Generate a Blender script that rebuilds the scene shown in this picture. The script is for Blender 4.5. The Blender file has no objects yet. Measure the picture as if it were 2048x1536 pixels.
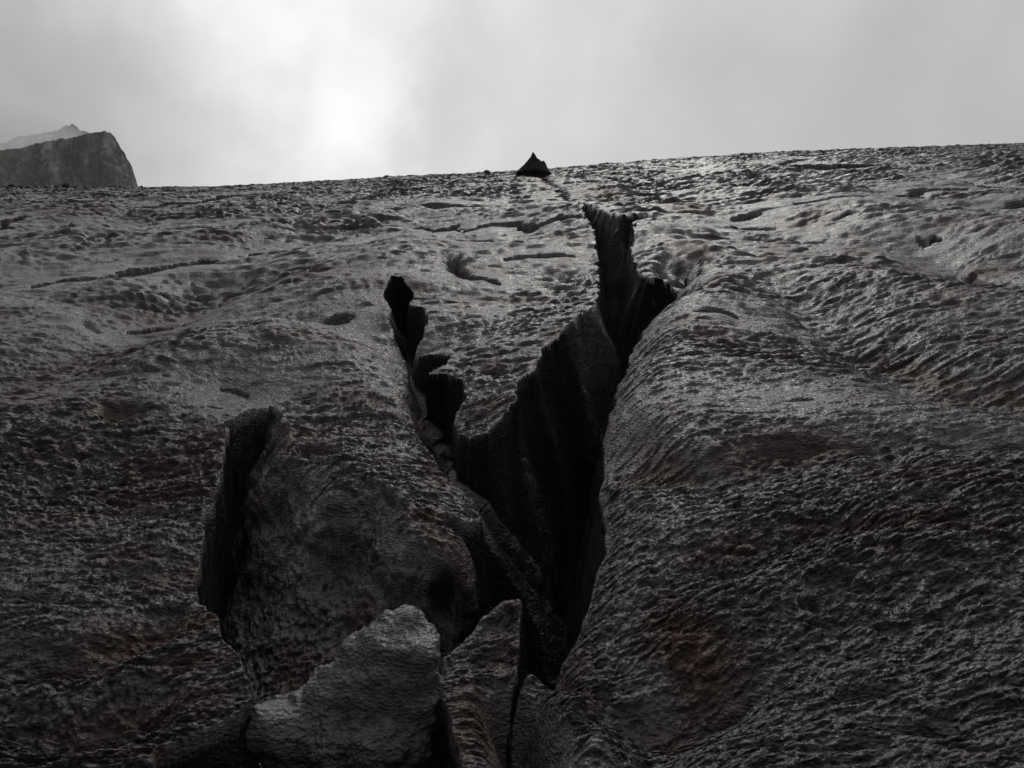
import bpy, math, random
import numpy as np
from mathutils import Vector

sc = bpy.context.scene
C = sc.collection
R = math.radians
F = 1536.0                      # focal length in pixels of the 2048 px wide photograph
CX, CY = 1024.0, 768.0
H0 = 1.7                        # eye height over the ice at the foot of the camera

# ------------------------------------------------------------------ camera, sky, sun, exposure
cam_d = bpy.data.cameras.new("camera")
cam_d.sensor_width = 36.0
cam_d.lens = 36.0 * F / 2048.0
cam_d.clip_start = 0.05
cam_d.clip_end = 20000.0
cam = bpy.data.objects.new("camera", cam_d)
cam.location = (0, 0, 0)
cam.rotation_euler = (R(90), 0, 0)
C.objects.link(cam)
sc.camera = cam

MIST, HAZE = True, 0.0004
SUN_AZ, SUN_EL = R(14), R(48)          # azimuth from +Y towards +X
sun_dir = Vector((math.sin(SUN_AZ) * math.cos(SUN_EL), math.cos(SUN_AZ) * math.cos(SUN_EL), math.sin(SUN_EL)))

def px_dir(px, py):
    return Vector(((px - CX) / F, 1.0, (CY - py) / F)).normalized()

world = bpy.data.worlds.new("World")
sc.world = world
world.use_nodes = True
nt = world.node_tree
nt.nodes.clear()
def N(tree, t, **kw):
    n = tree.nodes.new(t)
    for k, v in kw.items():
        setattr(n, k, v)
    return n
def L(tree, a, b):
    tree.links.new(a, b)
def math_node(tree, op, a, b=None, c=None, clamp=False):
    n = N(tree, "ShaderNodeMath", operation=op)
    n.use_clamp = clamp
    for i, v in enumerate((a, b, c)):
        if v is None: continue
        if isinstance(v, (int, float)): n.inputs[i].default_value = v
        else: L(tree, v, n.inputs[i])
    return n.outputs[0]

def build_world():
    out = N(nt, "ShaderNodeOutputWorld")
    bg = N(nt, "ShaderNodeBackground")
    bg.inputs["Strength"].default_value = 0.1
    L(nt, bg.outputs[0], out.inputs[0])
    sky = N(nt, "ShaderNodeTexSky", sky_type='NISHITA')
    sky.sun_disc = False
    sky.sun_elevation = SUN_EL
    sky.sun_rotation = SUN_AZ
    tc = N(nt, "ShaderNodeTexCoord")
    d = tc.outputs["Generated"]
    # warp the direction a little so that the cloud lobes get torn edges
    nz = N(nt, "ShaderNodeTexNoise"); nz.inputs["Scale"].default_value = 5.0
    nz.inputs["Detail"].default_value = 4.5; nz.inputs["Roughness"].default_value = 0.52
    L(nt, d, nz.inputs["Vector"])
    sub = N(nt, "ShaderNodeVectorMath", operation='SUBTRACT'); sub.inputs[1].default_value = (.5, .5, .5)
    L(nt, nz.outputs["Color"], sub.inputs[0])
    scl = N(nt, "ShaderNodeVectorMath", operation='SCALE'); scl.inputs["Scale"].default_value = 0.40
    L(nt, sub.outputs[0], scl.inputs[0])
    add = N(nt, "ShaderNodeVectorMath", operation='ADD')
    L(nt, d, add.inputs[0]); L(nt, scl.outputs[0], add.inputs[1])
    nrm = N(nt, "ShaderNodeVectorMath", operation='NORMALIZE'); L(nt, add.outputs[0], nrm.inputs[0])
    dw = nrm.outputs[0]
    def lobe(vec, direction, width):          # gaussian lobe of the angle to a direction
        dp = N(nt, "ShaderNodeVectorMath", operation='DOT_PRODUCT')
        L(nt, vec, dp.inputs[0]); dp.inputs[1].default_value = direction
        t = math_node(nt, 'SUBTRACT', dp.outputs["Value"], 1.0)
        t = math_node(nt, 'MULTIPLY', t, 1.0 / (width * width) )
        return math_node(nt, 'EXPONENT', t), dp.outputs["Value"]
    # front to back fall-off of the overcast
    _, ds = lobe(d, sun_dir, 1.0)
    mr = N(nt, "ShaderNodeMapRange", interpolation_type='SMOOTHSTEP')
    L(nt, ds, mr.inputs["Value"])
    mr.inputs["From Min"].default_value = 0.0; mr.inputs["From Max"].default_value = 0.85
    mr.inputs["To Min"].default_value = 0.08; mr.inputs["To Max"].default_value = 0.60
    v = mr.outputs[0]
    for (px, py, w, a) in WORLD_LOBES:
        g, _ = lobe(dw, px_dir(px, py), w)
        v = math_node(nt, 'MULTIPLY_ADD', g, a, v)
    # soft large-scale cloud mottling
    n2 = N(nt, "ShaderNodeTexNoise"); n2.inputs["Scale"].default_value = 4.6
    n2.inputs["Detail"].default_value = 5.0; n2.inputs["Roughness"].default_value = 0.5
    L(nt, d, n2.inputs["Vector"])
    m = math_node(nt, 'MULTIPLY_ADD', n2.outputs["Fac"], 0.46, 0.77)
    v = math_node(nt, 'MULTIPLY', v, m)
    # below the horizon lies dark ground
    sx = N(nt, "ShaderNodeSeparateXYZ"); L(nt, d, sx.inputs[0])
    hz = N(nt, "ShaderNodeMapRange"); L(nt, sx.outputs["Z"], hz.inputs["Value"])
    hz.inputs["From Min"].default_value = -0.06; hz.inputs["From Max"].default_value = 0.0
    hz.inputs["To Min"].default_value = 0.06; hz.inputs["To Max"].default_value = 1.0
    v = math_node(nt, 'MULTIPLY', v, hz.outputs[0])
    v = math_node(nt, 'MULTIPLY', v, 10.0)
    comb = N(nt, "ShaderNodeCombineColor")
    for i, t in enumerate((0.992, 1.0, 1.0)):
        L(nt, math_node(nt, 'MULTIPLY', v, t), comb.inputs[i])
    mx = N(nt, "ShaderNodeMix", data_type='RGBA'); mx.inputs["Factor"].default_value = 0.985
    L(nt, sky.outputs[0], mx.inputs[6]); L(nt, comb.outputs[0], mx.inputs[7])
    L(nt, mx.outputs[2], bg.inputs["Color"])

WORLD_LOBES = [           # pixel of the photograph the cloud brightening / darkening sits at, width, amount
    (645, 185, 0.09, 0.28),
    (718, 255, 0.06, 0.16),
    (860, 140, 0.07, -0.06),
    (470, 340, 0.26, 0.21),
    (850, 120, 0.09, -0.10),
    (-40, 250, 0.14, -0.16),
    (150, 20, 0.22, -0.10),
    (1900, 200, 0.30, -0.10),
    (760, -1300, 0.32, 0.60),  # unseen bright patch above the frame, added to light the ice tops
]
build_world()

sun_l = bpy.data.lights.new("sun", 'SUN')
sun_l.energy = 0.85
sun_l.angle = R(26)
sun_l.color = (1.0, 0.97, 0.93)
sun = bpy.data.objects.new("sun", sun_l)
sun.rotation_euler = (-sun_dir).to_track_quat('-Z', 'Y').to_euler()
C.objects.link(sun)

sc.view_settings.view_transform = 'Standard'
sc.view_settings.look = 'None'
sc.view_settings.exposure = 0.0
sc.view_settings.gamma = 1.0
sc.render.engine = 'CYCLES'
sc.cycles.max_bounces = 4
sc.cycles.diffuse_bounces = 2
sc.cycles.glossy_bounces = 3
sc.cycles.volume_bounces = 1
sc.cycles.use_denoising = True
sc.cycles.denoiser = 'OPENIMAGEDENOISE'
sc.cycles.denoising_input_passes = 'RGB_ALBEDO_NORMAL'
sc.cycles.denoising_prefilter = 'ACCURATE'

# ------------------------------------------------------------------ numpy helpers
def _hash(ix, iy, seed):
    h = (ix.astype(np.int64) * 374761393 + iy.astype(np.int64) * 668265263 + seed * 1442695041) & 0xffffffff
    h = ((h ^ (h >> 13)) * 1274126177) & 0xffffffff
    h = (h ^ (h >> 16)) & 0xffffffff
    return h
def perlin(x, y, seed=0):
    ix = np.floor(x); iy = np.floor(y)
    fx = x - ix; fy = y - iy
    ux = fx * fx * fx * (fx * (fx * 6 - 15) + 10); uy = fy * fy * fy * (fy * (fy * 6 - 15) + 10)
    def g(ox, oy):
        a = _hash(ix + ox, iy + oy, seed).astype(np.float64) * (2 * np.pi / 4294967296.0)
        return np.cos(a) * (fx - ox) + np.sin(a) * (fy - oy)
    a = g(0, 0); b = g(1, 0); c = g(0, 1); d = g(1, 1)
    a += ux * (b - a); c += ux * (d - c)
    return (a + uy * (c - a)) * 1.5
def fbm(x, y, seed=0, oct=3, gain=0.5):
    s = 0; a = 1.0; f = 1.0
    for k in range(oct):
        s = s + a * perlin(x * f, y * f, seed + 17 * k); a *= gain; f *= 2.03
    return s
def smooth(a, b, x):
    t = np.clip((x - a) / (b - a), 0, 1)
    return t * t * (3 - 2 * t)
def seg_dist(X, Y, x0, y0, x1, y1):
    dx, dy = x1 - x0, y1 - y0
    t = np.clip(((X - x0) * dx + (Y - y0) * dy) / (dx * dx + dy * dy + 1e-12), 0, 1)
    return np.hypot(X - x0 - t * dx, Y - y0 - t * dy), t
def inside_poly(X, Y, P):
    ins = np.zeros(X.shape, bool)
    n = len(P)
    for i in range(n):
        x0, y0 = P[i][:2]; x1, y1 = P[(i + 1) % n][:2]
        if y0 == y1: continue
        c = ((y0 > Y) != (y1 > Y)) & (X < (x1 - x0) * (Y - y0) / (y1 - y0) + x0)
        ins ^= c
    return ins

# ------------------------------------------------------------------ the smooth glacier slope
SKY_U = (np.array([-900, -400, 0, 280, 450, 600, 800, 1000, 1100, 1300, 1500, 1700, 2048, 2500, 3000]) - CX) / F
SKY_E = (CY - np.array([380, 377, 376, 377, 375, 367, 355, 346, 340, 323, 309, 301, 289, 276, 262])) / F
K2 = 0.0018
_uu = np.linspace(SKY_U[0], SKY_U[-1], 2400)
_ee = np.interp(_uu, SKY_U, SKY_E)
_k = np.hanning(121); _k /= _k.sum()
_ee = np.convolve(np.pad(_ee, 60, mode='edge'), _k, 'valid')
LIFT = 2 * math.sqrt(H0 * K2)
def base(x, y):
    u = np.clip(x / np.maximum(y, 0.05), SKY_U[0], SKY_U[-1])
    s = np.interp(u, _uu, _ee) + LIFT
    yy = np.where(y < 46, y, 46 + (1 - np.exp(-(y - 46) / 20.0)) * 20)
    return -H0 + s * yy - K2 * yy * yy
_ys = np.concatenate([np.linspace(0.6, 8, 3000), np.linspace(8.005, 45, 4000)])
def ground(px, py, dh=0.0):
    """point where the line of sight through this pixel of the photograph meets the slope (lowered by -dh)"""
    u = (px - CX) / F; e = (CY - py) / F
    z = base(u * _ys, _ys) + dh
    hit = np.nonzero(z >= e * _ys)[0]
    y = _ys[hit[0]] if len(hit) else 30.0
    return np.array([u * y, y, e * y])
def pts(lst):
    return [ground(*p) for p in lst]

# ------------------------------------------------------------------ traced shapes: crevasses, hollows, cracks
# main chasm: (px, py, dh, steepness of the wall that starts on the edge leaving this vertex)
CHASM = [
    (783,577,0,5),(768,598,0,3),(786,640,0,3),(797,690,0,2.2),(815,735,0,2.0),(806,790,0,2.0),(832,842,0,2.0),
    (862,885,0,2.0),(905,935,0,2.0),(948,975,0,3),(985,1050,0,3),(1010,1110,0,3),(1030,1160,0,5),(1042,1184,0,16),(1032,1290,0,16),(1014,1345,0,10),(1024,1450,0,4),(1040,1640,0,4),
    (1062,1640,0,4),(1036,1450,0,4),(1024,1345,-.02,9),(1062,1310,-.05,12),(1100,1280,0,12),(1122,1240,0,12),(1160,1180,0,10),(1192,1128,0,8),(1213,1085,0,6),
    (1216,1045,0,5),(1200,1000,0,5),(1206,955,0,5),(1212,900,0,5),(1226,850,0,5),(1236,800,0,6),(1250,755,0,7),(1272,710,0,7),
    (1302,662,0,7),(1342,622,0,7),(1372,565,0,6),(1398,517,0,3),(1350,548,0,3.0),(1302,556,0,3.4),(1276,535,0,7),(1264,502,0,7),
    (1268,462,0,8),(1292,433,0,5),(1240,440,0,3.0),(1196,430,0,3.0),(1172,408,0,3),(1152,397,0,4),(1136,393,0,7),(1158,412,0,8),(1178,445,0,8),
    (1190,490,0,8),(1198,545,0,6),(1194,590,0,3),(1180,622,0,3),(1146,655,0,3.4),(1110,688,0,3.6),(1082,700,0,4),(1072,736,0,4.5),
    (1032,763,0,5),(1032,798,0,6),(1002,832,0,7),(974,848,0,9),(938,838,0,9),(902,812,0,9),(934,780,0,9),(926,752,0,9),
    (852,738,0,9),(892,722,0,9),(898,706,0,9),(850,692,0,9),(824,676,0,9),(850,655,0,9),(857,630,0,9),(818,612,0,9),(828,592,0,9),(800,578,0,7),
]
BOWL = [
    (546,776,0),(500,798,0),(455,828,0),(445,880,0),(431,950,0),(408,1030,0),(388,1100,0),(393,1185,0),(440,1218,0),(450,1280,0),
    (490,1340,0),(508,1390,0),(470,1430,0),(390,1462,0),(320,1490,0),(270,1640,0),(940,1640,0),(925,1500,0),(897,1420,0),(882,1330,0),(882,1268,0),(930,1242,0),
    (975,1202,0),(1005,1186,0),(1042,1184,0),(1075,1200,0),(1155,1112,0),(1190,1030,0),(1150,960,0),(1040,905,0),(975,905,0),(940,960,0),(915,968,-.02),(870,982,0),(800,970,0),(760,930,0),(700,905,0),
    (620,880,0),(575,830,0),(556,790,0),
]
BOWL_CTRL = [   # surface of the hollow: pixel and depth under the slope
    (546,790,-.05),(575,830,-.01),(620,880,-.02),(700,905,-.02),(760,930,-.02),(800,970,-.03),(870,982,-.03),(915,972,-.05),(948,975,-.1),
    (520,860,-.40),(495,930,-.60),(475,1010,-.68),(455,1100,-.70),(450,1170,-.68),(480,1230,-.62),(505,1300,-.55),
    (560,920,-.10),(560,1000,-.24),(560,1080,-.36),(570,1180,-.46),(590,1260,-.50),
    (660,960,-.05),(660,1050,-.22),(670,1150,-.40),(690,1250,-.48),
    (790,1010,-.04),(800,1060,-.09),(800,1130,-.19),(800,1200,-.29),(860,1245,-.37),(860,1160,-.22),
    (880,1030,-.05),(900,1090,-.13),(920,1150,-.24),(950,1190,-.34),(420,1500,-.6),(360,1580,-.6),
    (955,1000,-.12,0),(985,1080,-.50,0),(1015,1145,-.85,0),(1060,1060,-1.6,0),(1070,1150,-1.6,0),(1130,1100,-1.9,0),(1100,980,-1.7,0),(1180,1060,-2.0,0),(1010,950,-1.0,0),
    (520,1420,-.5),(560,1560,-.6),(700,1400,-.6),(800,1400,-.62),(870,1400,-.65),(800,1560,-.7),(910,1560,-.7),
]
# long open cracks: points (px, py, half thickness in px)
CRACKS = [
    [(0,447,9),(30,438,8),(62,432,3)],
    [(72,455,2),(90,452,4),(112,453,2),(150,446,4),(165,447,2),(240,444,3),(300,449,2),(330,447,2.5),(390,447,2),(440,446,3),(500,446,2),(600,441,2)],
    [(250,412,3),(300,410,5),(335,402,2),(390,404,4),(430,395,3),(480,388,2)],
    [(60,562,3),(130,552,5),(200,546,3),(260,533,5),(330,527,5),(400,519,6),(436,521,2)],
    [(480,506,3),(540,497,4),(600,486,2),(650,474,2)],
    [(728,468,6),(742,465,6),(752,470,2)], [(738,482,3),(752,488,3)],
    [(752,418,2),(782,420,5),(800,418,8),(812,404,4),(818,400,1)],
    [(818,416,2),(870,417,3),(960,412,3),(1020,405,2)],
    [(838,442,3),(870,446,5),(910,440,5),(925,444,3)],
    [(920,447,2),(980,438,3),(1030,437,4),(1060,441,4),(1110,434,3),(1150,434,4),(1168,438,2)],
    [(1040,454,4),(1056,450,5),(1072,444,2)],
    [(900,488,2),(960,484,3),(1010,485,2)],
    [(1078,352,3),(1092,357,7),(1106,367,9),(1120,381,9),(1146,402,8)],
    [(1385,322,2),(1395,335,4),(1390,348,2)],
    [(1510,326,2),(1560,329,4),(1640,331,5),(1720,331,4),(1790,327,3)],
    [(1545,328,1),(1590,318,3),(1625,315,1)],
    [(1885,350,1),(1930,359,5),(1980,365,6),(2048,372,8),(2140,382,8)],
    [(1470,424,2),(1530,412,3),(1545,410,2),(1600,404,2),(1660,400,3),(1720,395,4),(1780,388,3),(1850,378,3),(1930,375,2)],
    [(1480,438,2),(1520,436,3),(1550,434,1)],
    [(2000,402,2),(2060,398,4),(2140,392,3)],
    [(1010,520,1.5),(1080,513,3),(1140,510,1.5)],
    [(440,750,2),(470,752,4),(500,757,3)], 
    [(930,556,1.5),(1000,560,2.5)],
]
# many short open clefts scattered over the slope
_r = random.Random(8)
for _ in range(20):
    px, py = _r.uniform(-60, 2110), 395 + 420 * _r.random() ** 1.5
    ln = _r.uniform(14, 46); tl = _r.uniform(-.22, .06); th = _r.uniform(1.0, 3.0) * (1 + (py - 395) / 500)
    if 700 < px < 1420 and py > 470: continue
    CRACKS.append([(px - ln, py - tl * ln, .3), (px - ln * .3, py - tl * ln * .3 + _r.uniform(-2, 2), th), (px + ln * .4, py + tl * ln * .4 + _r.uniform(-2, 2), th * .8), (px + ln, py + tl * ln, .3)])
# closed dark holes (px, py, half width, half height, tilt, depth)
HOLES = [
    (905,535,22,12,.45,.35),(928,552,14,6,.3,.12),(112,948,24,9,0,.12),(300,994,44,9,.08,.10),(640,868,40,14,.05,.10),
    (246,812,46,20,0,.10),(100,1300,60,16,-.1,.10),(1600,893,60,8,-.1,.06),(1790,930,40,16,-.1,.08),(2000,862,60,14,-.05,.09),
    (1930,520,40,16,.2,.16),
    (880,470,10,4,0,.06),(180,640,26,5,0,.05),(520,577,22,4,0,.04),(1450,1330,70,9,-.1,.05),(560,700,50,9,0,.05),(1860,1010,46,10,.1,.06),
    (620,640,40,6,0,.04),(340,660,30,5,0,.04),(1740,1360,60,12,0,.05),(1840,1440,70,14,.1,.06),(1700,1480,60,12,-.1,.05),(1500,1470,60,10,0,.05),
    (200,1420,60,14,-.15,.07),(60,1180,60,12,0,.05),(250,1130,60,10,-.1,.04),(980,735,30,6,0,.05),(1010,770,24,8,.1,.08),
]
# soft troughs / shoulders: polyline pixels, width (m), depth (m, negative raises)
TROUGHS = [
    ([(1262,880),(1310,935),(1400,945),(1520,925),(1640,905),(1800,880),(2100,850)], .14, .09),
    ([(1360,1130),(1440,1110),(1540,1085),(1680,1050)], .12, .08),
    ([(1420,1170),(1650,1090),(1900,1120)], .18, -.05),
    ([(1560,560),(1640,610),(1720,670),(1850,735),(2048,770),(2200,790)], .35, .16),
    ([(1880,480),(1925,540),(1960,520),(2048,500)], .5, .20),
    ([(1130,1430),(1230,1350),(1330,1332)], .06, .06),
    ([(1150,1180),(1280,1120),(1360,1130)], .10, -.03),
    ([(1290,1560),(1310,1400),(1420,1330)], .14, .10),
    ([(420,560),(300,640),(150,700),(-60,760)], .5, .14),
    ([(330,720),(520,690),(700,700),(790,740)], .35, -.10),
    ([(380,740),(520,760),(600,790),(720,800)], .18, .04),
    ([(560,880),(640,900),(700,885)], .10, -.05),
    ([(300,1060),(380,1030)], .2, -.05),
    ([(-40,1290),(160,1290),(300,1240)], .10, .10),
    ([(-40,1400),(140,1430),(280,1400)], .10, .08),
    ([(1032,1365),(1050,1440),(1062,1520),(1070,1640)], .075, .26),
    ([(1150,1230),(1160,1330),(1190,1450)], .10, -.04),
    ([(1400,500),(1440,560),(1350,700),(1290,850),(1270,960)], .35, -.10),
    ([(800,600),(900,590),(1050,600)], .35, .05),
    ([(1290,470),(1360,500)], .5, -.10),
    ([(960,820),(1000,770),(1080,690)], .20, .03),
]
# brown dust lying on the ice (px, py, half width, half height, tilt, amount)
DUST = [
    (260,415,130,10,-.12,.9),(80,430,120,10,-.1,.8),(1090,360,30,14,.3,.9),(1200,385,90,18,.2,.7),(1370,410,60,14,.1,.8),(1380,500,50,18,.2,1),
    (1550,480,40,26,-.3,.8),(1710,480,60,30,-.1,.7),(1720,530,80,26,0,.6),(1860,520,130,50,.3,.6),(1980,510,70,20,0,1),(1900,600,150,24,.3,.6),
    (1850,710,200,20,.35,.9),(2020,750,60,16,.2,1),(1540,700,130,9,-.08,.8),(1440,570,40,26,-.5,.7),(1330,930,90,26,.1,1),(1560,900,200,26,-.1,.9),
    (1850,960,220,34,.05,.7),(1480,1070,90,26,-.1,.8),(1800,1060,260,24,.05,.8),(1380,1240,130,70,.4,1),(1330,1350,80,60,.3,.8),(1700,1180,70,16,0,.4),
    (1150,1330,60,50,.4,.6),(620,680,160,26,0,.6),(420,600,170,24,-.15,.6),(640,560,120,26,-.1,.7),(900,500,140,16,0,.5),(960,590,160,10,-.06,.7),
    (980,470,70,10,0,.5),(250,810,70,26,0,.9),(420,860,80,30,-.1,.7),(120,870,170,40,-.1,.5),(300,960,160,26,-.1,.7),(130,1020,170,30,-.1,.6),
    (320,1240,190,40,-.15,1),(400,1320,100,26,-.1,.7),(150,1310,130,34,0,.8),(300,1400,220,40,-.1,.7),(300,1500,260,30,0,.6),(240,1100,120,30,-.1,.5),
    (850,990,70,12,0,1),(600,1080,120,110,0,.8),(720,1170,160,80,0,.8),(900,1010,110,50,.1,.7),(700,1050,110,50,.1,.8),(950,1020,60,40,.2,.6),(760,1180,120,40,0,.7),(1010,1260,50,60,0,.6),(960,1400,70,100,0,.8),
    (860,870,60,60,.6,.6),(720,760,120,20,.1,.6),(980,800,60,12,0,.9),(840,740,60,8,0,1),(1210,820,30,40,.3,.6),(1290,880,40,30,.4,.7),
]
# cleaner, paler ice (px, py, half width, half height, tilt, amount)
CLEAN = [
    (610,950,60,70,-.3,.55),(830,1075,75,50,.1,.7),(1260,1140,60,40,-.4,.5),(1300,1290,60,40,.4,.5),(1160,895,28,36,.2,.8),(1150,1500,90,70,.2,.3),
    (780,560,40,9,.1,1.0),(740,890,70,30,0,.3),(640,1010,90,60,.2,.35),(900,930,60,30,.2,.3),(860,1180,110,60,.2,.4),(1500,650,200,60,-.1,.25),(1430,800,180,80,-.1,.3),(480,1050,50,60,0,.15),
]

# ------------------------------------------------------------------ glacier grid (finer where the eye is near)
def axis_u():
    inner = np.arange(-0.72, 0.7201, 0.00115)
    o = []
    s = 0.00115; v = 0.72
    while v < 1.6:
        s *= 1.03; v += s; o.append(v)
    o = np.array(o)
    return np.concatenate([-o[::-1], inner, o])
def axis_y():
    ys = [0.55]
    while ys[-1] < 60:
        y = ys[-1]
        slope = abs(H0 / (y * y) - K2)
        dy = 0.00108 / max(slope, 1e-4)
        if y < 1.45: dy = max(dy, 0.008)
        dy = min(dy, 0.048 if y < 33 else 0.5)
        ys.append(y + dy)
    while ys[-1] < 420: ys.append(ys[-1] * 1.12)
    return np.array(ys)
U, YS = axis_u(), axis_y()
nu, ny = len(U), len(YS)
print("grid", nu, ny, nu * ny)
Yg, Ug = np.meshgrid(YS, U, indexing='ij')
X0 = (Ug * Yg).ravel(); Y0 = Yg.ravel()
B0 = base(X0, Y0)
Z = B0.copy()

# pixel position of each ground point on the smooth slope: only used to find the neighbourhood of traced shapes
def to_ground_ellipse(px, py, hw, hh, tilt):
    c = ground(px, py); a = ground(px + hw * math.cos(tilt), py + hw * math.sin(tilt))
    b0 = ground(px, py - hh); b1 = ground(px, py + hh)
    va = a[:2] - c[:2]; vb = (b0[:2] - b1[:2]) / 2
    return (c[:2] if True else None), va, vb
def ellipse_field(X, Y, spec):
    c, va, vb = to_ground_ellipse(*spec)
    M = np.linalg.inv(np.array([[va[0], vb[0]], [va[1], vb[1]]]))
    p = M[0, 0] * (X - c[0]) + M[0, 1] * (Y - c[1]); q = M[1, 0] * (X - c[0]) + M[1, 1] * (Y - c[1])
    return p * p + q * q
def near_box(P, pad):
    P = np.array([p[:2] for p in P])
    lo = P.min(0) - pad; hi = P.max(0) + pad
    return np.nonzero((X0 > lo[0]) & (X0 < hi[0]) & (Y0 > lo[1]) & (Y0 < hi[1]))[0]

# warped coordinates: ragged edges
sc1 = np.clip(Y0 / 4.0, 0.4, 4.0)
WX = X0 + sc1 * (0.035 * fbm(X0 * 3.5, Y0 * 7.0, 5, 2) + 0.0 * Y0)
WY = Y0 + sc1 * (0.030 * fbm(X0 * 3.5 + 40, Y0 * 7.0, 7, 2))

# soft relief of the slope: big swells first
Z += 0.10 * np.clip(Y0 / 5, 0.3, 1.6) * perlin(X0 * .45 + 3.1, Y0 * .42, 21) * smooth(1.2, 3, Y0) * (1 - 0.85 * smooth(9, 24, Y0))
Z += 0.05 * perlin(X0 * 1.0, Y0 * 1.5, 22) * smooth(1.2, 2.5, Y0) * (1 - 0.7 * smooth(9, 24, Y0))
for line, w, dep in TROUGHS:
    P = pts(line)
    idx = near_box(P, 4 * w)
    d = np.full(len(idx), 1e9)
    for a, b in zip(P[:-1], P[1:]):
        dd, _ = seg_dist(WX[idx], WY[idx], a[0], a[1], b[0], b[1]); d = np.minimum(d, dd)
    endf = 1.0
    Z[idx] -= dep * np.exp(-(d / w) ** 2)

# shoulders: the ice rounds over towards the main chasm and the hollow
_at = lambda p: next(i for i, c in enumerate(CHASM) if c[:2] == p)
SOFT = set(range(_at((1100,1280)), _at((1398,517)))) | set(range(_at((797,690)), _at((985,1050))))       # flanks that roll over softly
Pch = pts([(c[0], c[1], -(.20 if c[1] < 1000 else .11 if c[1] < 1150 else .06) if i in SOFT else c[2]) for i, c in enumerate(CHASM)])
idx = near_box(Pch, 2.5)
wx, wy = X0[idx] + .5 * (WX - X0)[idx], Y0[idx] + .5 * (WY - Y0)[idx]
dmin = np.full(len(idx), 1e9)
depth = np.full(len(idx), 1e9)
n = len(CHASM)
UNDER = set(range(_at((1180,622)), len(CHASM)))                                                          # undercut lip of the tongue
du = np.full(len(idx), 1e9); ux = np.zeros(len(idx)); uy = np.zeros(len(idx))
dl = np.full(len(idx), 1e9)        # distance to the flanks that roll over softly
for i in range(n):
    a, b = Pch[i], Pch[(i + 1) % n]
    dd, tt = seg_dist(wx, wy, a[0], a[1], b[0], b[1])
    k = CHASM[i][3]
    depth = np.minimum(depth, k * dd)
    dmin = np.minimum(dmin, dd)
    if i in SOFT: dl = np.minimum(dl, dd)
    if i in UNDER:
        tx = a[0] + tt * (b[0] - a[0]) - wx; ty = a[1] + tt * (b[1] - a[1]) - wy
        closer = dd < du
        du = np.where(closer, dd, du); ux = np.where(closer, tx, ux); uy = np.where(closer, ty, uy)
ins = inside_poly(wx, wy, Pch)
roll = np.where(ins, 1.0, np.exp(-dl / 0.22)) * 0.15 + np.where(ins, 1.0, np.exp(-dl / 0.6)) * 0.10
roll = roll * np.exp(-np.maximum(dl - dmin, 0) / 0.12)
roll = roll * np.exp(-np.maximum(dl - 1.6, 0) * 4)
floor_cap = 3.5
chd = np.where(ins, floor_cap * (1 - np.exp(-depth / floor_cap)), 0)
lumps = 0.05 * fbm(wx * 4, (Z[idx] - chd) * 4 + wy * 3, 31, 3) * np.minimum(chd, 1)
Z[idx] -= roll
UX = np.zeros(len(X0)); UY = np.zeros(len(X0))
g = np.where(ins, 0.22 * np.clip(chd - .06, 0, 1.0), 0) * np.exp(-du / 0.12) / np.maximum(du, 1e-3)
UX[idx] = g * ux; UY[idx] = g * uy
DCH = np.full(len(X0), 9.0); DCH[idx] = dmin
CH = np.zeros(len(X0)); CH[idx] = chd - np.where(ins, lumps, 0)

# hollow: thin-plate surface through its control points
Pb = pts(BOWL)
Q = np.array([np.append(ground(c[0], c[1], c[2] if len(c) == 3 else 0.0)[:2], c[2]) for c in BOWL_CTRL])
def tps(r): return np.where(r > 1e-9, r * r * np.log(r + 1e-12), 0)
m = len(Q)
A = np.zeros((m + 3, m + 3)); D = np.hypot(Q[:, None, 0] - Q[None, :, 0], Q[:, None, 1] - Q[None, :, 1])
A[:m, :m] = tps(D) + np.eye(m) * 0.004
A[:m, m:] = np.c_[np.ones(m), Q[:, :2]]; A[m:, :m] = A[:m, m:].T
wgt = np.linalg.solve(A, np.append(Q[:, 2], [0, 0, 0]))
idx = near_box(Pb, 0.3)
wx, wy = WX[idx], WY[idx]
dh = wgt[m] + wgt[m + 1] * wx + wgt[m + 2] * wy
for k in range(m):
    dh = dh + wgt[k] * tps(np.hypot(wx - Q[k, 0], wy - Q[k, 1]))
insb = inside_poly(wx, wy, Pb)
de = np.full(len(idx), 1e9)
for i in range(len(Pb)):
    a, b = Pb[i], Pb[(i + 1) % len(Pb)]
    dd, _ = seg_dist(wx, wy, a[0], a[1], b[0], b[1]); de = np.minimum(de, dd)
bd = np.where(insb, np.minimum(np.clip(-dh, 0, 2.0), 9 * de + np.maximum(CH[idx], 0)), 0)
BW = np.zeros(len(X0)); BW[idx] = bd
Z -= np.maximum(CH, BW)
OPEN = np.maximum(CH, BW)

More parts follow.
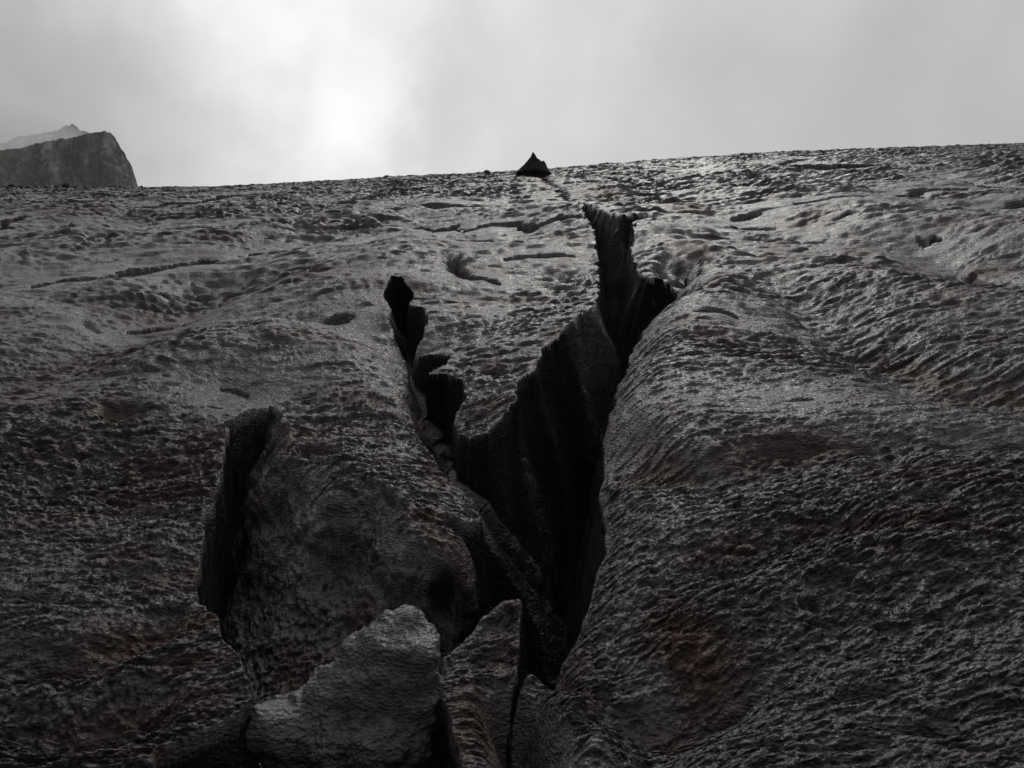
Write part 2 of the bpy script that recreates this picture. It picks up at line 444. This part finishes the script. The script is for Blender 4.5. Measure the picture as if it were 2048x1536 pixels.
# cracks and holes
NEAR = np.zeros(len(X0)); CRK = np.zeros(len(X0))
for cr in CRACKS:
    up = [ground(px, py - t * (.62 if py < 470 and 500 < px < 1200 else .9) - .6) for px, py, t in cr]; lo = [ground(px, py + t * (.62 if py < 470 and 500 < px < 1200 else .9) + .6) for px, py, t in cr[::-1]]
    P = up + lo
    idx = near_box(P, 0.6)
    jx = WX[idx] + 0.03 * sc1[idx] * perlin(X0[idx] * 2, Y0[idx] * 6, 3); jy = WY[idx] + 0.03 * sc1[idx] * fbm(X0[idx] * 1.2, Y0[idx] * .5, 4, 3)
    ii = inside_poly(jx, jy, P)
    d = np.full(len(idx), 1e9)
    for i in range(len(P)):
        a, b = P[i], P[(i + 1) % len(P)]
        dd, _ = seg_dist(jx, jy, a[0], a[1], b[0], b[1]); d = np.minimum(d, dd)
    dep = np.where(ii, np.minimum(8 * d, 0.9), 0) + 0.012 * sc1[idx] * np.exp(-d / (0.06 * sc1[idx]))
    Z[idx] -= dep
    NEAR[idx] = np.maximum(NEAR[idx], np.exp(-d / (.16 * sc1[idx])))
    OPEN[idx] = np.maximum(OPEN[idx], np.where(ii, d * 3, 0))
    CRK[idx] = np.maximum(CRK[idx], np.where(ii, smooth(.0, .25, dep), 0))
for h in HOLES:
    c, va, vb = to_ground_ellipse(*h[:5])
    r = 2.2 * (np.hypot(*va) + np.hypot(*vb))
    idx = np.nonzero((abs(X0 - c[0]) < r) & (abs(Y0 - c[1]) < r))[0]
    f = ellipse_field(WX[idx], WY[idx], h[:5]) * (1 + .8 * fbm(X0[idx] * 3.3 + h[0], Y0[idx] * 5, 87, 3))
    Z[idx] -= h[5] * (.6 * (1 - smooth(0.2, 1.3, f)) + .6 * np.exp(-np.clip(f, 0, 30) * .8))

# grain of the surface: lumps stretched across the slope, leaning towards the viewer, finer close by
warp = 0.25 * fbm(X0 * .8, Y0 * .8, 41, 2) + .05 * fbm(X0 * 4, Y0 * 4, 42, 2)
gx, gy = X0 + 0.25 * Y0 * 0 + warp * .3, Y0 - 0.16 * X0 + warp * .25
calm = np.clip(0.85 + 0.75 * fbm(X0 * .55, Y0 * .9, 51, 3), 0.5, 1.3)        # rough and calm patches
vis = lambda wl: smooth(0.5, 2.2, wl / np.maximum(np.gradient(YS)[:, None] * np.ones((1, nu)), 1e-6)).ravel()
REL = np.zeros(len(X0))
for wlx, wly, amp, sd in ((.90, .34, .009, 61), (.50, .15, .010, 62), (.25, .075, .0165, 63), (.12, .036, .0165, 64), (.060, .019, .0105, 65), (.030, .0105, .0048, 66)):
    v = vis(wly)
    wlx = wlx * (.66 + .95 * smooth(2.3, 6.0, Y0))        # blunter plates close to the foot of the slope
    na = np.abs(perlin(gx / wlx, gy / wly, sd)); nb = np.abs(perlin(gx / wlx * .83 + 9, gy / wly * .9 + 4, sd + 100))
    nz = 1 - np.exp(-4.5 * na * (0.35 + nb)) + 0.45 * perlin(gx / wlx * 1.13 + 9, gy / wly * 1.1, sd + 200) - .4     # plates parted by sharp clefts
    nz -= nz.mean()
    REL += amp * nz * v * (calm if wly < .2 else 1) * (1 + (2.6 * smooth(5, 13, Y0) if wly > .1 else 0.9 * smooth(3.5, 8, Y0) + 1.2 * smooth(8, 15, Y0)))
far = np.clip(Y0 / 6.0, 1.0, 1.4)
REL *= far
Zs = Z.reshape(ny, nu)
dzu = np.gradient(Zs, U, axis=1); dzy = np.gradient(Zs, YS, axis=0)
steep = np.hypot(dzu / Yg, dzy - dzu * Ug / Yg).ravel()
def blur(a, n):
    a = a.reshape(ny, nu)
    for _ in range(n):
        a = (a + np.roll(a, 1, 0) + np.roll(a, -1, 0) + np.roll(a, 1, 1) + np.roll(a, -1, 1)) / 5
    return a.ravel()
soft_steep = blur(np.minimum(steep, 3), 14)
steep = blur(np.minimum(steep, 8), 1)
tone = 1 / (1 + (soft_steep / 1.6) ** 3)
recess_shade = smooth(1.8, 3.6, steep - 1.0 * (BW > CH) * (CH < .05) + .8 * fbm(X0 * 4, Y0 * 4, 91, 4)) * (Y0 < 45) * (np.maximum(CH, BW) > .05)  # mask for shade painted into the colour of steep walls
recess_shade = np.maximum(recess_shade, np.where(Y0 < 3.9, smooth(.05, .28, CH), smooth(.28, .7, CH)))  # deep chasm darkened as well, shade put into the colour
recess_shade = np.maximum(recess_shade, smooth(.08, .25, BW) * np.exp(-(DCH / .20) ** 2) * np.clip(.9 + .8 * fbm(X0 * 6, Y0 * 6, 92, 3), 0, 1))  # hollow's edge painted darker towards the chasm, as shade
REL *= (1 - .25 * smooth(.03, .15, BW)) * (1 - .75 * NEAR)
Z += REL * tone
Xf = X0 + 0.25 * REL * tone
Yf = Y0 - 1.0 * REL * tone
# vertical ribs and pockets on the walls of the openings
wall = np.clip(OPEN, 0, 1)
Zb = blur(np.clip(Z - B0, -3, 1), 2)
wall = np.minimum(wall, .5)
Xf = Xf + wall * 0.10 * fbm(Y0 * 2.4 + X0, Zb * .8, 71, 2)
Yf = Yf + wall * 0.06 * fbm(X0 * 2.4 + 30, Zb * .8, 73, 2)

Xf += UX; Yf += UY

recess_shade = np.maximum(recess_shade, CRK)          # shade inside the open cracks, painted in near-black
# knobbly relief on the face of the hollow
hm = smooth(.05, .2, BW) * (1 - smooth(.0, .1, CH))
kn = .032 * fbm(X0 * 5, Z * 5.5, 95, 3) + .016 * (1 - np.exp(-4 * np.abs(perlin(X0 * 17, Z * 24, 96)))) + .008 * (1 - np.exp(-4 * np.abs(perlin(X0 * 38, Z * 52, 97))))
Yf -= hm * kn; Z += hm * kn * .5

# stains
dust = np.clip(0.75 * fbm(X0 * .9 + 7, Y0 * 1.1, 81, 5, .6) + 0.06, 0, .65)
for s in DUST:
    c, va, vb = to_ground_ellipse(*s[:5])
    r = 2.4 * (np.hypot(*va) + np.hypot(*vb))
    idx = np.nonzero((abs(X0 - c[0]) < r) & (abs(Y0 - c[1]) < r))[0]
    f = ellipse_field(X0[idx] + .2 * warp[idx], Y0[idx], s[:5]) * (1 + 0.6 * fbm(X0[idx] * 2.5, Y0[idx] * 4, 82, 3))
    dust[idx] = np.maximum(dust[idx], s[5] * np.exp(-np.clip(f, 0, 20) * .8))
clean = np.zeros(len(X0))
for s in CLEAN:
    c, va, vb = to_ground_ellipse(*s[:5])
    r = 2.4 * (np.hypot(*va) + np.hypot(*vb))
    idx = np.nonzero((abs(X0 - c[0]) < r) & (abs(Y0 - c[1]) < r))[0]
    f = ellipse_field(X0[idx], Y0[idx], s[:5]) * (1 + 0.5 * fbm(X0[idx] * 5, Y0[idx] * 5, 83, 3))
    clean[idx] = np.maximum(clean[idx], s[5] * np.exp(-np.clip(f, 0, 20)))

# ------------------------------------------------------------------ materials
def ice_material(name, use_attr=True, pale=1.0):
    mat = bpy.data.materials.new(name); mat.use_nodes = True
    t = mat.node_tree; t.nodes.clear()
    out = N(t, "ShaderNodeOutputMaterial"); bs = N(t, "ShaderNodeBsdfPrincipled")
    L(t, bs.outputs[0], out.inputs[0])
    tc = N(t, "ShaderNodeTexCoord")
    obj = tc.outputs["Object"]
    mp = N(t, "ShaderNodeMapping"); mp.inputs["Scale"].default_value = (0.6, 1.0, 1.0); mp.inputs["Rotation"].default_value = (0, 0, R(9))
    L(t, obj, mp.inputs["Vector"])
    def noise(scale, detail, rough, vec=None, dist=0.0):
        n = N(t, "ShaderNodeTexNoise"); n.inputs["Scale"].default_value = scale; n.inputs["Detail"].default_value = detail
        n.inputs["Roughness"].default_value = rough; n.inputs["Distortion"].default_value = dist
        L(t, vec or mp.outputs[0], n.inputs["Vector"]); return n.outputs["Fac"]
    fine = noise(42, 5, 0.62)
    big = noise(9, 4, 0.55)
    if use_attr:
        ad = N(t, "ShaderNodeAttribute", attribute_name="dust").outputs["Fac"]
        ac = N(t, "ShaderNodeAttribute", attribute_name="clean").outputs["Fac"]
    else:
        dd = noise(5, 4, 0.6)
        ad = math_node(t, 'MULTIPLY_ADD', dd, 2.2, -1.0, clamp=True)
        cc = noise(3.0, 3, 0.6)
        ac = math_node(t, 'MULTIPLY_ADD', cc, 2.4, -0.85, clamp=True)
    adn = math_node(t, 'MULTIPLY', ad, math_node(t, 'MULTIPLY_ADD', fine, 1.1, 0.45), clamp=True)
    # colour: dark wet ice, brown silt, paler bubbly ice
    rmp = N(t, "ShaderNodeValToRGB")
    rmp.color_ramp.elements[0].position = .32; rmp.color_ramp.elements[0].color = (0.016 * pale, 0.016 * pale, 0.0164 * pale, 1)
    rmp.color_ramp.elements[1].position = .75; rmp.color_ramp.elements[1].color = (0.14 * pale, 0.14 * pale, 0.142 * pale, 1)
    L(t, fine, rmp.inputs[0])
    m1 = N(t, "ShaderNodeMix", data_type='RGBA'); L(t, adn, m1.inputs[0]); L(t, rmp.outputs[0], m1.inputs[6]); m1.inputs[7].default_value = (0.076, 0.043, 0.039, 1)
    m2 = N(t, "ShaderNodeMix", data_type='RGBA'); L(t, math_node(t, 'MULTIPLY', ac, math_node(t, 'MULTIPLY_ADD', big, 1.3, -.05), clamp=True), m2.inputs[0])
    L(t, m1.outputs[2], m2.inputs[6]); m2.inputs[7].default_value = (0.27 * pale, 0.275 * pale, 0.275 * pale, 1)
    col = m2.outputs[2]
    if use_attr:       # clear ice of walls and cracks, with the crevasse shade painted in near-black
        aw = math_node(t, 'MAXIMUM', N(t, "ShaderNodeAttribute", attribute_name="recess_shade").outputs["Fac"], N(t, "ShaderNodeAttribute", attribute_name="recess_shade_face").outputs["Fac"])
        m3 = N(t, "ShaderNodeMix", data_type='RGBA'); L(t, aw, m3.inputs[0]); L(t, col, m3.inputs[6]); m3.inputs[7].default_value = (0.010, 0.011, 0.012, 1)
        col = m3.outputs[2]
    L(t, col, bs.inputs["Base Color"])
    # gloss: wet grains, duller where silt lies
    rg = math_node(t, 'MULTIPLY_ADD', noise(70, 3, .6), 0.30, 0.04)
    rg = math_node(t, 'MULTIPLY_ADD', adn, 0.22, rg, clamp=True)
    L(t, rg, bs.inputs["Roughness"])
    bs.inputs["IOR"].default_value = 1.45
    sp = math_node(t, 'MULTIPLY_ADD', adn, -0.35, 0.6)
    if use_attr: sp = math_node(t, 'MULTIPLY_ADD', aw, -0.40, sp, clamp=True)
    L(t, sp, bs.inputs["Specular IOR Level"])
    # bump: lumps, grains, crystals
    def bump(h, dist, strength, prev=None):
        b = N(t, "ShaderNodeBump"); b.inputs["Distance"].default_value = dist; b.inputs["Strength"].default_value = strength
        L(t, h, b.inputs["Height"])
        if prev: L(t, prev, b.inputs["Normal"])
        return b.outputs[0]
    vor = N(t, "ShaderNodeTexVoronoi"); vor.inputs["Scale"].default_value = 90; L(t, mp.outputs[0], vor.inputs["Vector"])
    b1 = bump(noise(14, 4, .6), 0.05, 0.55)
    b2 = bump(noise(55, 4, .65), 0.018, 0.75, b1)
    b3 = bump(vor.outputs["Distance"], 0.010, 0.55, b2)
    L(t, b3, bs.inputs["Normal"])
    return mat

def grid_mesh(name, co, rows, cols, mat, attrs=None):
    me = bpy.data.meshes.new(name)
    nv = rows * cols
    a = np.arange(nv, dtype=np.int32).reshape(rows, cols)
    f = np.stack([a[:-1, :-1], a[:-1, 1:], a[1:, 1:], a[1:, :-1]], -1).reshape(-1, 4)
    me.vertices.add(nv); me.vertices.foreach_set("co", co.astype(np.float32).ravel())
    me.loops.add(f.size); me.loops.foreach_set("vertex_index", f.ravel())
    me.polygons.add(len(f)); me.polygons.foreach_set("loop_start", np.arange(0, f.size, 4, dtype=np.int32))
    me.update(calc_edges=True)
    me.polygons.foreach_set("use_smooth", np.ones(len(f), bool))
    for k, v in (attrs or {}).items():
        at = me.attributes.new(k, 'FLOAT', 'POINT'); at.data.foreach_set("value", v.astype(np.float32))
    me.materials.append(mat)
    ob = bpy.data.objects.new(name, me); C.objects.link(ob)
    return ob

ICE = ice_material("dirty_glacier_ice")
terrain = grid_mesh("glacier_ground", np.c_[Xf, Yf, Z], ny, nu, ICE, {"dust": dust, "clean": clean, "recess_shade": recess_shade})
terrain["kind"] = "structure"
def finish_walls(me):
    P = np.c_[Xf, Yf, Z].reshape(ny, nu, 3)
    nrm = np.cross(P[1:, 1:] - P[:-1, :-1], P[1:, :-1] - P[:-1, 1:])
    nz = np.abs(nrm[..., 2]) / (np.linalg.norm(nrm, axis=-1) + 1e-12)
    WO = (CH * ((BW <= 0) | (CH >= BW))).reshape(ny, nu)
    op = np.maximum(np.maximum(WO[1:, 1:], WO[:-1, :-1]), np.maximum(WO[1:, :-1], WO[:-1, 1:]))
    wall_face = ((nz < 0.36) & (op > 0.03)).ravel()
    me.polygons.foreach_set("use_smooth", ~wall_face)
    at = me.attributes.new("recess_shade_face", 'FLOAT', 'FACE'); at.data.foreach_set("value", wall_face.astype(np.float32))  # steep chasm faces take the painted shade whole
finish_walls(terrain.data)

# ------------------------------------------------------------------ things
def tag(o, label=None, cat=None, group=None, kind=None):
    if label: o["label"] = label
    if cat: o["category"] = cat
    if group: o["group"] = group
    if kind: o["kind"] = kind
    return o

def plain_material(name, dark, light, scale, rough, bump_d, spec=0.35, stretch=(1, 1, 1), tint=None, lo=.34, hi=.68):
    mat = bpy.data.materials.new(name); mat.use_nodes = True
    t = mat.node_tree; bs = t.nodes["Principled BSDF"]
    tc = N(t, "ShaderNodeTexCoord"); mp = N(t, "ShaderNodeMapping"); mp.inputs["Scale"].default_value = stretch
    L(t, tc.outputs["Object"], mp.inputs["Vector"])
    n = N(t, "ShaderNodeTexNoise"); n.inputs["Scale"].default_value = scale; n.inputs["Detail"].default_value = 8; n.inputs["Roughness"].default_value = .62
    L(t, mp.outputs[0], n.inputs["Vector"])
    r = N(t, "ShaderNodeValToRGB"); r.color_ramp.elements[0].position = lo; r.color_ramp.elements[1].position = hi
    r.color_ramp.elements[0].color = (*dark, 1); r.color_ramp.elements[1].color = (*light, 1)
    L(t, n.outputs["Fac"], r.inputs[0])
    col = r.outputs[0]
    if tint:
        n3 = N(t, "ShaderNodeTexNoise"); n3.inputs["Scale"].default_value = scale * .23; n3.inputs["Detail"].default_value = 4
        L(t, mp.outputs[0], n3.inputs["Vector"])
        mr = N(t, "ShaderNodeMapRange"); mr.inputs["From Min"].default_value = .42; mr.inputs["From Max"].default_value = .66
        L(t, n3.outputs["Fac"], mr.inputs["Value"])
        mx = N(t, "ShaderNodeMix", data_type='RGBA'); L(t, mr.outputs[0], mx.inputs[0]); L(t, col, mx.inputs[6]); mx.inputs[7].default_value = (*tint, 1)
        col = mx.outputs[2]
    L(t, col, bs.inputs["Base Color"])
    bs.inputs["Roughness"].default_value = rough; bs.inputs["Specular IOR Level"].default_value = spec
    b = N(t, "ShaderNodeBump"); b.inputs["Distance"].default_value = bump_d; b.inputs["Strength"].default_value = .8
    L(t, n.outputs["Fac"], b.inputs["Height"]); L(t, b.outputs[0], bs.inputs["Normal"])
    return mat

def noise3(x, y, z, seed, oct=3):
    return (fbm(x + z * .37, y - z * .51, seed, oct) + fbm(y + 11.3 + x * .29, z + 5.1, seed + 3, oct) + fbm(z - 7.7 + y * .31, x + 2.9, seed + 6, oct)) / 1.9

def ico(subdiv):
    import bmesh
    bm = bmesh.new(); bmesh.ops.create_icosphere(bm, subdivisions=subdiv, radius=1.0)
    co = np.array([v.co[:] for v in bm.verts]); fa = np.array([[v.index for v in f.verts] for f in bm.faces], np.int32)
    bm.free(); return co, fa

def tri_mesh(name, co, fa, mat, loc=(0, 0, 0), smooth_shade=True):
    me = bpy.data.meshes.new(name)
    me.from_pydata([tuple(c) for c in co], [], [tuple(int(i) for i in f) for f in fa])
    me.polygons.foreach_set("use_smooth", np.full(len(fa), smooth_shade)); me.update()
    me.materials.append(mat)
    o = bpy.data.objects.new(name, me); o.location = loc; C.objects.link(o); return o

def at(px, py, Y):
    return np.array([(px - CX) / F * Y, Y, (CY - py) / F * Y])

# --- pale ice mound standing in the hollow: a lump grown from overlapping masses
def ice_mound():
    blobs = [(772,1275,2.31,.085,1),(822,1266,2.29,.085,1),(800,1330,2.27,.115,1),(848,1315,2.20,.06,1),(700,1330,2.33,.075,1),(735,1385,2.30,.11,1),(660,1420,2.30,.10,1),(690,1490,2.27,.11,1),(845,1400,2.27,.09,1),
             (612,1440,2.28,.095,1),(575,1462,2.26,.085,1),(540,1470,2.23,.075,1),(518,1452,2.20,.055,1),(600,1540,2.26,.11,1),(790,1480,2.24,.15,1),(680,1560,2.28,.14,1),(770,1640,2.24,.22,1),(620,1640,2.25,.14,1)]
    P = np.array([at(px, py, Y) for px, py, Y, r, w in blobs]); r = np.array([b[3] for b in blobs]); w = np.array([b[4] for b in blobs])
    c = at(700, 1480, 2.27)
    D, fa = ico(7)
    def field(p):
        f = 0
        for k in range(len(P)):
            f = f + w[k] * np.exp(-((p - P[k]) ** 2).sum(1) / (r[k] ** 2) * 1.4)
        return f
    lo = np.full(len(D), 0.02); best = np.full(len(D), 0.03)
    for t in np.linspace(0.03, 0.75, 90):
        hit = field(c + D * t) > 0.5
        best = np.where(hit, t, best)
    # soften the jumps between neighbouring directions
    import bmesh
    e = np.concatenate([fa[:, [0, 1]], fa[:, [1, 2]], fa[:, [2, 0]]])
    for _ in range(12):
        s_ = best.copy(); n_ = np.ones(len(D))
        np.add.at(s_, e[:, 0], best[e[:, 1]]); np.add.at(n_, e[:, 0], 1)
        best = s_ / n_
    p = c + D * best[:, None]
    n1 = noise3(p[:, 0] * 9, p[:, 1] * 9, p[:, 2] * 9, 201, 3)
    n2 = np.abs(noise3(p[:, 0] * 34, p[:, 1] * 34, p[:, 2] * 34, 205, 3))
    n3 = np.abs(noise3(p[:, 0] * 80, p[:, 1] * 80, p[:, 2] * 80, 209, 2))
    p = p + D * (0.036 * n1 + 0.008 * (n2 - .2) + .006 * (n3 - .2))[:, None]
    base_pt = np.array([c[0], c[1], c[2] - .5])
    o = tri_mesh("ice_mound", p - base_pt, fa, ice_material("pale_gritty_ice", False, 0.9), base_pt)
    tag(o, "pale gritty knob of ice rising from the dark hollow in the foreground", "ice mound")
ice_mound()

# --- dirt cone on the crest
def dirt_cone():
    c = ground(1067, 351); Y = c[1]; s = Y / F
    rows, cols = 70, 160
    rr = np.linspace(0, 1, rows)[:, None] * np.ones((1, cols)); th = np.linspace(0, 2 * np.pi, cols)[None, :] * np.ones((rows, 1))
    R0 = 36 * s
    x = R0 * rr * np.cos(th); y = R0 * rr * np.sin(th)
    prof = np.interp(rr, [0, .08, .25, .45, .7, 1.0], [40, 36, 27, 17.5, 8, -4]) * s
    z = prof + 9 * s * np.exp(-(((x - 21 * s) / (6 * s)) ** 2 + (y / (9 * s)) ** 2)) + 3 * s * np.exp(-(((x + 2 * s) / (1.6 * s)) ** 2 + (y / (2 * s)) ** 2))
    thp = np.minimum(th, 2 * np.pi - th)
    k = 1 / (4.5 * s)
    z = z + 2.2 * s * fbm(x * k, y * k, 301, 4, .6) * smooth(0.0, .2, rr)
    gully = 1.6 * s * fbm(thp * 3.0, rr * 2.0, 305, 3) * rr
    x = x + gully * np.cos(th); y = y + gully * np.sin(th)
    z[:, -1] = z[:, 0]; x[:, -1] = x[:, 0]; y[:, -1] = y[:, 0]
    o = grid_mesh("dirt_cone", np.c_[x.ravel(), y.ravel(), z.ravel()], rows, cols, plain_material("dark_brown_grit", (.006, .004, .0035), (.020, .013, .012), 9, .9, .05, .15))
    o.location = (c[0], c[1], c[2] + 6 * s)
    tag(o, "pointed dark brown dirt cone standing alone on the skyline", "dirt cone")
dirt_cone()

# --- stones
STONE = plain_material("dark_stone", (.010, .010, .010), (.035, .033, .032), 14, .7, .03)
def stone_mesh(seed):
    D, fa = ico(3)
    n = noise3(D[:, 0] * 1.3 + seed, D[:, 1] * 1.3, D[:, 2] * 1.3, 400 + seed, 3)
    p = D * (1 + .38 * n)[:, None]
    # a few broken flats
    rs = np.random.RandomState(seed)
    for _ in range(9):
        v = rs.normal(size=3); v /= np.linalg.norm(v); h = .62 + .2 * rs.rand()
        d = p @ v; p = p - np.clip(d - h, 0, None)[:, None] * v
    return p, fa
def rest(c):
    """height of the finished ice at a point of the slope"""
    r = np.searchsorted(YS, c[1]); q = np.searchsorted(U, c[0] / c[1])
    return Z.reshape(ny, nu)[max(r - 2, 0):r + 3, max(q - 2, 0):q + 3].max()
def stone(px, py, wpx, hpx, seed, label, group=None, name="stone", cat="stone"):
    c = ground(px, py)
    p, fa = stone_mesh(seed)
    s = c[1] / F
    o = tri_mesh(name, p * np.array([wpx * s / 2, wpx * s / 2, hpx * s / 2]), fa, STONE, (c[0], c[1], rest(c) + hpx * s * .22), False)
    tag(o, label, cat, group)
    return o
stone(974, 350, 14, 11, 1, "small dark stone poking above the crest left of the dirt cone", name="boulder", cat="boulder")
stone(130, 378, 16, 13, 2, "largest black boulder on the ice edge at the foot of the cliff", "dark boulders along the foot of the cliff", name="boulder", cat="boulder")
for k, (px, w, h) in enumerate(((4,12,8),(22,14,9),(42,9,6),(58,10,7),(74,7,5),(92,12,7),(112,9,6),(150,8,5),(170,9,5),(190,8,6),(206,8,5),(240,7,5))):
    stone(px, 378.5, w, h, 10 + k, "dark boulder in the ragged row where the ice meets the cliff foot", "dark boulders along the foot of the cliff", name="boulder", cat="boulder")
for k, (px, py, w, h) in enumerate(((36,389,6,4),(28,393,7,3),(96,386,5,4),(108,384,5,3),(124,394,7,3),(109,399,4,3),(140,398,4,3),(187,397,5,4),(255,395,4,3),(20,410,6,4),(57,401,4,2),(285,384,5,3),(283,378,4,4),(80,401,3,2))):
    stone(px, py, w, h, 40 + k, "small dark stone scattered on the flat grey ice below the cliff", "stones scattered on the ice below the cliff")

# ------------------------------------------------------------------ mountains
ROCK = plain_material("layered_grey_rock", (.015, .016, .022), (.60, .60, .60), .22, .95, 1.0, .1, (1.0, 1.0, .30), (.22, .19, .16), .42, .60)
def massif(name, sil, Y, depth, lean, base_py, seed, rough, ncol=420, nface=170, ntop=60):
    """a rock massif with a steep front; sil is its skyline in pixels seen from the glacier, Y the real distance"""
    px = np.linspace(sil[0][0], sil[-1][0], ncol)
    top = np.interp(px, [q[0] for q in sil], [q[1] for q in sil])
    s = Y / F
    xs = (px - CX) * s; zt = (CY - top) * s; zb = (CY - base_py) * s
    zt = np.maximum(zt, zb + .01)
    t = np.concatenate([np.linspace(0, 1, nface), 1 + np.linspace(0, 1, ntop + 1)[1:]])[:, None]
    tf = np.clip(t, 0, 1); tb = np.clip(t - 1, 0, 1)
    z = zb + (zt - zb) * tf - tb * tb * (zt - zb) * .8
    y = Y - lean * (1 - tf) ** 1.2 * (zt - zb) + tb * depth
    x = xs[None, :] * (1 + tb * depth / Y) - .25 * tb * depth + 0 * t
    k = 1.0 / rough
    w = np.minimum(1, (zt - zb) / (rough * 2)) * np.minimum(1, (2 - t) * 6) * (1 - .85 * smooth(.72, 1.0, t))
    y = y + w * rough * (.8 * fbm(x * k * .8, z * k * .22, seed, 5, .55) - .5 * np.abs(fbm(x * k * .5 + z * k * .2, z * k * .1, seed + 9, 3))) * (tf * .9 + .1)
    y = y + w * rough * .30 * fbm(x * k * 4, z * k * 1.6, seed + 14, 4, .6)
    z = z + np.minimum(1, (zt - zb) / (rough * 2)) * rough * .10 * fbm(x * k * 2.0, y * k * .6, seed + 20, 4, .6) * (tf > .02)
    o = grid_mesh(name, np.c_[x.ravel(), y.ravel(), z.ravel()], len(t), ncol, ROCK)
    o["kind"] = "structure"
    return o
massif("cliff_terrain", [(-420,330),(-250,318),(-120,306),(0,300),(40,297),(62,290),(85,284),(110,280),(130,277),(150,275),(165,270),(185,265),(205,262),(214,264),(222,266),(231,276),(238,290),(247,303),(255,318),(262,328),(268,342),(272,356),(276,372),(281,400),(284,440)],
       210.0, 85.0, .22, 440, 501, 3.6)
massif("peak_terrain", [(-700,330),(-300,300),(-100,290),(0,287),(40,275),(70,270),(100,265),(118,261),(130,253),(146,249),(156,254),(163,261),(175,264),(200,280),(240,320),(300,420)],
       420.0, 140.0, .5, 430, 521, 9.0, 300, 120)

# ------------------------------------------------------------------ low ground behind and below the glacier
def valley():
    rows, cols = 40, 96
    rr = np.geomspace(3, 730, rows)[:, None] * np.ones((1, cols)); th = np.linspace(0, 2 * np.pi, cols)[None, :] * np.ones((rows, 1))
    x = rr * np.sin(th); y = rr * np.cos(th) + 10
    z = -14 - 26 * smooth(0, 300, rr) + 2.5 * fbm(x * .02, y * .02, 601, 3)
    z[:, -1] = z[:, 0]
    o = grid_mesh("valley_ground", np.c_[x.ravel(), y.ravel(), z.ravel()], rows, cols, plain_material("grey_moraine", (.03, .03, .03), (.08, .078, .075), .05, .95, .5, .1))
    o["kind"] = "structure"
valley()

# ------------------------------------------------------------------ air: mist bank round the far peak, thin haze over everything
def volume_material(name, density, aniso):
    mat = bpy.data.materials.new(name); mat.use_nodes = True
    t = mat.node_tree; t.nodes.clear()
    out = N(t, "ShaderNodeOutputMaterial"); v = N(t, "ShaderNodeVolumePrincipled")
    v.inputs["Density"].default_value = density; v.inputs["Anisotropy"].default_value = aniso
    v.inputs["Color"].default_value = (.95, .96, .96, 1)
    L(t, v.outputs[0], out.inputs["Volume"])
    return mat
def mist(px, py, Y, rx, ry, rz, density):
    D, fa = ico(4)
    o = tri_mesh("mist", D * np.array([rx, ry, rz]), fa, volume_material("mist_air", density, .3), tuple(at(px, py, Y)))
    o["kind"] = "stuff"
if MIST:
    mist(-30, 305, 330, 54, 66, 15, .017)
if HAZE:
    import bmesh
    bm = bmesh.new(); bmesh.ops.create_cube(bm, size=1.0)
    for v in bm.verts:
        v.co = Vector((-760 if v.co.x < 0 else 760, -760 if v.co.y < 0 else 760, -48 if v.co.z < 0 else 152))
    me = bpy.data.meshes.new("haze"); bm.to_mesh(me); bm.free()
    me.materials.append(volume_material("haze_air", HAZE, .2))
    hz = bpy.data.objects.new("haze", me); C.objects.link(hz); hz["kind"] = "stuff"
